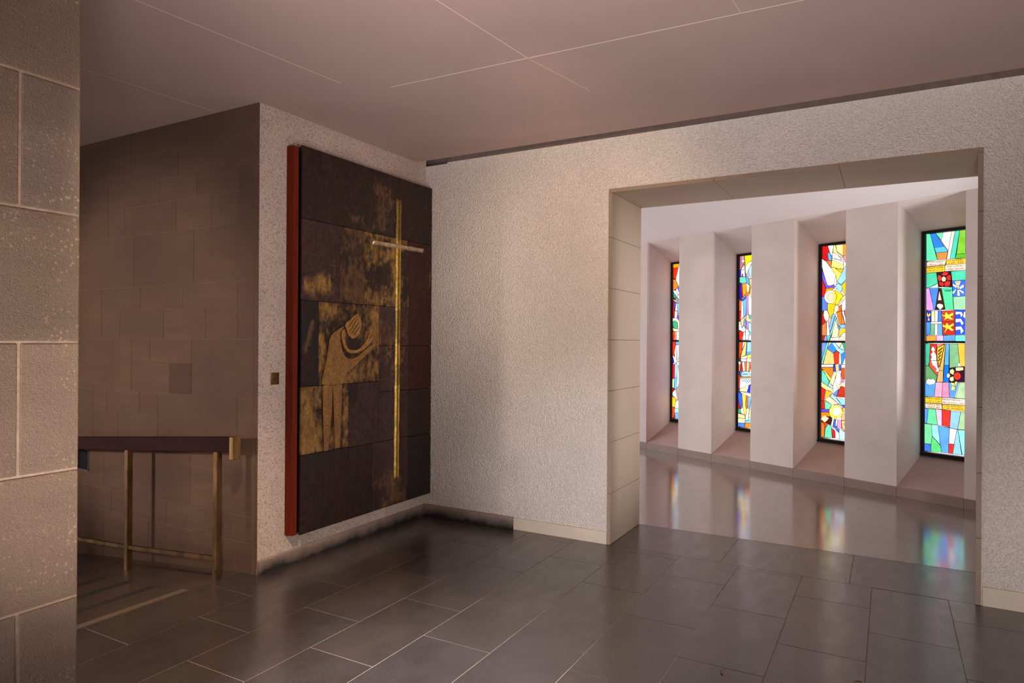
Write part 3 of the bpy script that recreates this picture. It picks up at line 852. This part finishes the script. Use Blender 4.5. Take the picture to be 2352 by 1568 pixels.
for k in wins: make_window(k)

# ------------------------------------------------------------------ bronze panel with cross and figure
rng = np.random.RandomState(3)
TAB = rng.rand(256, 256)
def vn(x, y, s, o=0):
    x = x*s+17.3*o; y = y*s+9.1*o; xi = np.floor(x).astype(int); yi = np.floor(y).astype(int); fx = x-xi; fy = y-yi
    fx = fx*fx*(3-2*fx); fy = fy*fy*(3-2*fy); g_ = lambda a, b_: TAB[a % 256, b_ % 256]
    return (g_(xi, yi)*(1-fx)+g_(xi+1, yi)*fx)*(1-fy)+(g_(xi, yi+1)*(1-fx)+g_(xi+1, yi+1)*fx)*fy
def fbm(x, y, s, o=0, n=5):
    r = 0; a = .5
    for i in range(n): r = r+a*vn(x, y, s*2**i, o+i*3.7); a *= .55
    return r/ (0.5*(1-.55**n)/.45)
def sst(x, a, b_): t = np.clip((x-a)/(b_-a), 0, 1); return t*t*(3-2*t)
DK, BK, PU, RD, TN, GD = [np.array(lin(c)) for c in ((58, 40, 32), (44, 38, 36), (78, 52, 48), (74, 34, 27), (122, 86, 56), (172, 128, 68))]
# y0 y1 z0 z1 | dark tone | gold amount | gold tone
PX, PTH = XA+.07, .012
plates = [
 (3.225, 4.690, 2.319, 2.806, DK, -.25, TN), 
 (3.225, 3.586, 1.769, 2.317, PU, -.25, GD), (3.586, 3.843, 1.769, 2.317, DK, .20, TN), (3.843, 4.378, 1.769, 2.317, DK, .08, GD), (4.378, 4.690, 1.462, 2.317, RD, -.28, TN),
 (3.225, 3.384, 1.188, 1.767, BK, -.6, TN), (3.384, 4.012, 1.188, 1.767, DK, .07, GD), (4.012, 4.378, 1.462, 1.767, PU, .02, TN),
 (4.012, 4.378, 1.102, 1.460, PU, -.08, GD), (4.378, 4.690, 1.098, 1.460, RD, -.4, TN),
 (3.225, 3.420, .728, 1.186, DK, .10, GD), (3.420, 3.683, .728, 1.186, DK, .04, GD), (3.683, 4.012, .720, 1.186, PU, -.5, TN),
 (4.012, 4.378, .720, 1.100, PU, -.4, TN), (4.378, 4.690, .714, 1.096, DK, -.55, TN),
 (3.225, 3.683, .195, .726, DK, -.38, TN), (3.683, 3.944, .195, .718, DK, -.42, TN), (3.944, 4.378, .195, .718, PU, -.10, TN), (4.378, 4.690, .195, .712, BK, -.5, PU)]
def blob(y, z, cy, cz, ry, rz_): return np.exp(-(((y-cy)/ry)**2+((z-cz)/rz_)**2))
def feat(y, z):
    f = np.zeros_like(y)
    for cy, cz, ry, rz_, k in ((4.05, 2.50, .12, .17, .75), (3.98, 2.68, .16, .06, .35), (4.18, 2.62, .10, .08, .5), (3.75, 2.40, .10, .04, .7), (3.42, 2.70, .12, .04, .25), (3.42, 1.5, .03, .2, .4), (3.98, 1.62, .04, .14, .5), (3.47, 1.72, .1, .04, .4), (3.85, 1.25, .12, .05, .35), (3.65, .95, .025, .25, .35), (3.74, 1.45, .05, .06, -.5), (3.28, 2.66, .05, .05, .3), (4.0, 2.37, .10, .05, .6),
        (3.32, 1.86, .14, .09, .85), (3.50, 1.88, .10, .08, .6), (3.40, 2.0, .12, .08, .3), (3.45, 2.20, .14, .12, -.3),
        (3.95, 2.22, .08, .10, .4), (4.22, 2.1, .06, .25, .5), (4.05, 1.84, .2, .05, .35), (4.05, 2.02, .07, .05, -.4), (4.33, 2.0, .05, .25, -.3),
        (4.12, 1.40, .08, .10, .45), (4.26, 1.38, .06, .10, .35), (3.29, .93, .06, .17, .55), (3.30, .82, .09, .08, .55), (3.62, 1.62, .10, .06, -.25),
        (3.95, 1.65, .07, .12, .3), (3.55, 1.68, .10, .05, .2), (3.68, .45, .03, .25, .3), (3.40, .45, .16, .06, -.2), (4.23, .25, .13, .05, .9), (4.20, .38, .09, .08, .75), (4.06, .22, .08, .04, .5),
        (3.80, 1.25, .2, .06, .2), (4.60, 2.0, .05, .10, .2), (4.45, 1.9, .06, .1, .2)):
        f += k*blob(y, z, cy, cz, ry, rz_)
    return f
panel = empty('bronze_relief_panel', (PX, 3.95, .195))
label(panel, 'large dark bronze relief panel with gold cross and stooping figure on the speckled wall', 'wall panel')
for i, (y0, y1, z0, z1, dk_, ga, gt) in enumerate(plates):
    y0 += .0012; y1 -= .0012; z0 += .0012; z1 -= .0012; st = .0058
    ny, nz = max(2, int((y1-y0)/st)), max(2, int((z1-z0)/st))
    yy, zz = np.meshgrid(np.linspace(y0, y1, ny+1), np.linspace(z0, z1, nz+1))
    n1 = fbm(yy, zz, 6, i*.01); n2 = fbm(yy, zz, 34, 5+i*.01, 4); n3 = fbm(yy*3, zz, 16, 9, 4)
    gold = sst(n1*.50+n2*.42+n3*.42+ga-.13+feat(yy, zz)*.62, .50, .92)
    red = sst(fbm(yy, zz, 7, 21), .55, .72)*.45
    base = dk_[None, None]*(1-red[..., None])+RD[None, None]*red[..., None]
    base = base*(.65+.7*n2[..., None])
    tint = gt[None, None]*(.7+.6*n3[..., None])
    col = base*(1-gold[..., None])+tint*gold[..., None]
    if i == 5:                                            # rubbed gold splash on the black sheet
        q = np.exp(-((yy-3.30-(zz-1.54)*.33)/.022)**2)*sst(zz, 1.38, 1.45)*(1-sst(zz, 1.64, 1.69)); q = q*sst(n2+q*.3, .45, .7)
        col = col*(1-q[..., None])+TN[None, None]*q[..., None]
    if i == 12:                                           # blackened corner
        q = (1-sst(yy, 3.76, 3.79))*sst(zz, 1.04, 1.06); col = col*(1-.5*q[..., None])
    h = (n1-.5)*.004+(n2-.5)*.003
    V = np.stack([PX+h, yy, zz], -1).reshape(-1, 3); nV = len(V); w1 = ny+1
    mb = MB(); mb.v = [tuple(p) for p in V.tolist()]; mb.c = [tuple(c) for c in np.clip(col, 0, 1).reshape(-1, 3).tolist()]
    mb.f = [(r*w1+c, r*w1+c+1, (r+1)*w1+c+1, (r+1)*w1+c) for r in range(nz) for c in range(ny)]
    rim = [c for c in range(w1)]+[r*w1+ny for r in range(1, nz+1)]+[nz*w1+c for c in range(ny-1, -1, -1)]+[r*w1 for r in range(nz-1, 0, -1)]
    for q in rim: mb.v.append((PX-PTH, mb.v[q][1], mb.v[q][2])); mb.c.append(mb.c[q])
    n = len(rim); mb.f += [(rim[j], rim[(j+1) % n], nV+(j+1) % n, nV+j) for j in range(n)]+[tuple(nV+j for j in range(n))]
    mb.mi = [0]*len(mb.f)
    mb.build('bronze_sheet', 'patina', panel, attrname='patina')
box('backing_board', (PX-.045, 3.235, .205), (PX-PTH-.004, 4.685, 2.796), 'black', panel)
st = MB().box((XA+.0005, 3.157, .205), (XA+.068, 3.200, 2.786)).build('wooden_batten', 'wood_batten', panel, bevel=.002); st['label'] = 'red-brown wooden batten'
def ridge(name, pts, prof, col, mat='gilt', nm=60):       # sweep a profile (across, out) along a straight run with small wobble
    (y0, z0), (y1, z1) = pts; mb = MB(); L_ = math.hypot(y1-y0, z1-z0); dy, dz = (y1-y0)/L_, (z1-z0)/L_; py, pz = dz, -dy
    np_ = len(prof); rr = random.Random(5)
    for j in range(nm+1):
        t = j/nm; wv = 1+.05*math.sin(j*.45)+rr.uniform(-.03, .03); bob = rr.uniform(-.0004, .0004)
        k = min(1, t*nm/1.5, (1-t)*nm/1.5)
        for (a, h) in prof:
            mb.v.append((PX+.001+h*(wv if h > .003 else 1)*(.35+.65*k)+bob, y0+dy*L_*t+py*a*wv, z0+dz*L_*t+pz*a*wv))
            cc = col(t, a, h, rr); mb.c.append(cc)
    for j in range(nm):
        for q in range(np_-1): mb.f.append((j*np_+q, j*np_+q+1, (j+1)*np_+q+1, (j+1)*np_+q))
    mb.f += [tuple(range(np_)), tuple(range(nm*np_, (nm+1)*np_))]
    mb.mi = [0]*len(mb.f)
    return mb
cr = empty('cross', (PX, 4.23, .40)); cr.parent = panel; cr.location = Vector((PX, 4.23, .40))-panel.location
def gcol(t, a, h, rr):
    z = 2.632-2.235*t
    k = .55 if (z > 2.30 or 1.15 < z < 1.32 or 1.48 < z < 1.75) else 1.0
    k *= rr.uniform(.75, 1.15); k *= (.28 if h < .004 else 1.0)
    c = lin((232, 184, 84)); return tuple(min(1, x*k) for x in c)
prof = [(-.029, -.004), (-.027, .003), (-.019, .012), (-.012, .010), (-.004, .002), (.002, .003), (.010, .012), (.018, .013), (.026, .004), (.030, -.004)]
def wparent(mb, name, mat, par, absloc):
    o = mb.build(name, mat, None, attrname='patina', smooth=True); o.parent = par; o.matrix_parent_inverse = Matrix.Translation(-Vector(absloc)); return o
wparent(ridge('upright', ((4.240, 2.632), (4.229, .397)), prof, gcol, nm=150), 'cross_upright', 'gilt', cr, (PX, 4.23, .40))
def acol(t, a, h, rr): k = rr.uniform(.75, 1.1)*(.3 if h < .003 else 1); return tuple(min(1, x*k) for x in lin((236, 204, 166)))  # pale colour carries the highlight along the arm's ledge
prof2 = [(-.018, -.004), (-.016, .014), (-.010, .024), (.0, .020), (.012, .009), (.020, -.004)]
wparent(ridge('arm', ((3.930, 2.247), (4.562, 2.258)), prof2, acol, nm=60), 'cross_arm', 'gilt', cr, (PX, 4.23, .40))
# figure in low relief
fg = empty('relief_figure', (PX, 3.6, .73)); fg.parent = panel; fg.location = Vector((PX, 3.6, .73))-panel.location
def smoothpoly(P, n=4):
    out = []; m_ = len(P)
    for i in range(m_):
        p0, p1, p2, p3 = [Vector(P[(i+j-1) % m_]) for j in range(4)]
        for q in range(n):
            t = q/n; out.append(.5*((2*p1)+(-p0+p2)*t+(2*p0-5*p1+4*p2-p3)*t*t+(-p0+3*p1-3*p2+p3)*t**3))
    return out
def relief(name, P, hgt, col, sm=True, dx=0):
    Q = smoothpoly(P) if sm else [Vector(p) for p in P]
    import bmesh
    bm = bmesh.new(); vs = [bm.verts.new((PX+dx+.001, p.x, p.y)) for p in Q]; f = bm.faces.new(vs)
    bmesh.ops.recalc_face_normals(bm, faces=[f])
    r = bmesh.ops.extrude_face_region(bm, geom=[f]); 
    for g_ in r['geom']:
        if isinstance(g_, bmesh.types.BMVert): g_.co.x += hgt+.001
    bmesh.ops.inset_region(bm, faces=[x for x in r['geom'] if isinstance(x, bmesh.types.BMFace)], thickness=.004, depth=0.0)
    bmesh.ops.triangulate(bm, faces=[x for x in bm.faces if len(x.verts) > 4])
    bmesh.ops.recalc_face_normals(bm, faces=bm.faces)
    me = bpy.data.meshes.new(name); bm.to_mesh(me); bm.free(); me.materials.append(M['relief'])
    ca = me.color_attributes.new('patina', 'FLOAT_COLOR', 'POINT')
    for i_, v_ in enumerate(me.vertices):
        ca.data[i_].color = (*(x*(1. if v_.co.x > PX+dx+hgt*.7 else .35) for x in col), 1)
    o = bpy.data.objects.new(name, me); COL.objects.link(o); o.parent = fg; o.matrix_parent_inverse = Matrix.Translation(-Vector((PX, 3.6, .73)))
    return o
FC = lin((178, 130, 74)); FC2 = lin((196, 146, 82))
relief('body', [(3.62, 1.60), (3.50, 1.535), (3.468, 1.42), (3.425, 1.255), (3.424, 1.192), (3.607, 1.185), (3.613, 1.235), (3.66, 1.265), (3.74, 1.312), (3.86, 1.39), (3.955, 1.452), (3.985, 1.468), (3.975, 1.482), (3.94, 1.474), (3.87, 1.442), (3.792, 1.395), (3.74, 1.372), (3.69, 1.366), (3.64, 1.386), (3.612, 1.42), (3.592, 1.49), (3.588, 1.55), (3.605, 1.575)], .004, FC)
relief('head', [(3.767, 1.696), (3.806, 1.638), (3.795, 1.575), (3.76, 1.53), (3.715, 1.513), (3.68, 1.53), (3.655, 1.565), (3.638, 1.618), (3.69, 1.655)], .006, FC2)
relief('arm', [(3.600, 1.555), (3.622, 1.583), (3.637, 1.56), (3.636, 1.50), (3.655, 1.455), (3.69, 1.432), (3.757, 1.431), (3.80, 1.45), (3.844, 1.484), (3.88, 1.53), (3.897, 1.557), (3.903, 1.545), (3.898, 1.515), (3.925, 1.535), (3.943, 1.528), (3.915, 1.49), (3.87, 1.455), (3.792, 1.418), (3.707, 1.406), (3.65, 1.424), (3.617, 1.47), (3.602, 1.52)], .007, FC2)
relief('leg', [(3.424, 1.186), (3.516, 1.184), (3.512, 1.02), (3.492, .85), (3.476, .728), (3.438, .731), (3.430, .88), (3.424, 1.02)], .004, FC, False)
relief('leg', [(3.520, 1.184), (3.608, 1.182), (3.604, .97), (3.590, .732), (3.546, .733), (3.536, .86), (3.530, 1.0)], .004, FC, False)
for (y0_, z0_, y1_, z1_) in ((3.68, 1.56, 3.76, 1.66), (3.70, 1.55, 3.775, 1.63), (3.67, 1.60, 3.74, 1.67), (3.72, 1.54, 3.785, 1.60)):
    d = Vector((y1_-y0_, z1_-z0_)).normalized(); n = Vector((-d.y, d.x))*.0014
    relief('head_hatching', [(y0_-n.x, z0_-n.y), (y1_-n.x, z1_-n.y), (y1_+n.x, z1_+n.y), (y0_+n.x, z0_+n.y)], .0085, lin((120, 86, 48)), False)
# small scratched crosses beside the figure
for (yc, zc) in ((3.52, 2.03), (4.66, 2.05)):
    d = MB().box((PX+.0005, yc-.035, zc-.002), (PX+.003, yc+.03, zc+.002), lin((150, 112, 74)))
    d.box((PX+.0005, yc-.004, zc-.09), (PX+.003, yc-.001, zc+.04), lin((150, 112, 74))).box((PX+.0005, yc+.008, zc-.07), (PX+.003, yc+.011, zc+.05), lin((150, 112, 74)))
    d.build('scratched_cross', 'relief', panel, attrname='patina')

# ------------------------------------------------------------------ brass switch plate
sw = empty('light_switch', (XA, 3.068, 1.248)); label(sw, 'small square aged brass light switch on the speckled wall left of the bronze panel', 'light switch')
box('switch_plate', (XA, 3.034, 1.209), (XA+.005, 3.102, 1.287), 'brass_dark', sw, bevel=.002)
mb = MB(); n = 12
mb.prism([(XA+.005, 3.068+.010*math.cos(a*2*math.pi/n), 1.248+.010*math.sin(a*2*math.pi/n)) for a in range(n)], (.003, 0, 0)); mb.build('collar', 'grey_metal', sw)
mb = MB(); mb.prism([(XA+.008, 3.068+.0045*math.cos(a*2*math.pi/n), 1.248+.0045*math.sin(a*2*math.pi/n)) for a in range(n)], (.012, 0, -.008)); mb.build('toggle', 'grey_metal', sw)
for yy_ in (3.042, 3.094):
    for zz_ in (1.217, 1.279):
        MB().prism([(XA+.005, yy_+.003*math.cos(a*2*math.pi/8), zz_+.003*math.sin(a*2*math.pi/8)) for a in range(8)], (.0012, 0, 0)).build('screw', 'black', sw)

# ------------------------------------------------------------------ handrail of the ramp
hr = empty('handrail', (-3.66, 2.76, 0)); label(hr, 'dark wooden handrail on brass posts in front of the dark stone passage wall', 'handrail')
def rt_(x): return .905+.075*(x+3.49)
xe = -7.2
MB().prism([(-3.508, 2.735, rt_(-3.508)-.092), (-3.508, 2.735, rt_(-3.508)), (xe, 2.735, rt_(xe)), (xe, 2.735, rt_(xe)-.084)], (0, .052, 0)).build('rail', 'wood_rail', hr, bevel=.003)
box('end_cap', (-3.509, 2.731, .768), (-3.478, 2.791, .906), 'brass', hr, bevel=.002)
for i, x in enumerate((-3.655, -4.592, -5.53, -6.47)):
    zt = rt_(x)-.088; zb = rz(x)-.004
    p = MB().box((x-.018, 2.742, zb), (x+.018, 2.780, zt)).build('post', 'brass_dark', hr, bevel=.0015)
    if i == 0:
        for zz_ in (.05, .09): MB().prism([(x+.018, 2.761+.003*math.cos(a*2*math.pi/8), zz_+.003*math.sin(a*2*math.pi/8)) for a in range(8)], (.001, 0, 0)).build('rivet', 'grey_metal', p)
def lr(x): return .146+.078*(x+3.65) if x > -4.6 else .072+.055*(x+4.6)
for a, b_ in ((-3.673, -4.574), (-4.61, -5.512), (-5.548, -6.45)):
    MB().prism([(a, 2.748, lr(a)-.024), (a, 2.748, lr(a)), (b_, 2.748, lr(b_)), (b_, 2.748, lr(b_)-.024)], (0, .026, 0)).build('lower_rail', 'brass_dark', hr, bevel=.001)

# ------------------------------------------------------------------ bits of dry leaf on the paving
for (x, y, rot, lab) in ((-.112, 3.345, .5, 'tiny curled brown leaf on the slate floor nearer the wide opening'), (-.655, 3.135, 2.2, 'tiny brown leaf scrap on the slate floor at the bottom edge, farther from the opening')):
    mb = MB(); R_ = Matrix.Rotation(rot, 3, 'Z'); P = []
    for j in range(9):
        t = j/8; wv = .005*math.sin(math.pi*t)**.7; 
        for s_ in (-1, 0, 1): P.append(Vector((x, y, .001))+R_ @ Vector((-.018+.036*t, s_*wv, .004*abs(s_)+.003*math.sin(3*t))))
    fs = [(j*3+q, j*3+q+1, (j+1)*3+q+1, (j+1)*3+q) for j in range(8) for q in range(2)]
    mb.add(P, fs); o = mb.build('dry_leaf', 'leaf'); sd = o.modifiers.new('thick', 'SOLIDIFY'); sd.thickness = .0006
    label(o, lab, 'leaf', 'leaf scraps on the slate floor')
bpy.context.view_layer.update()
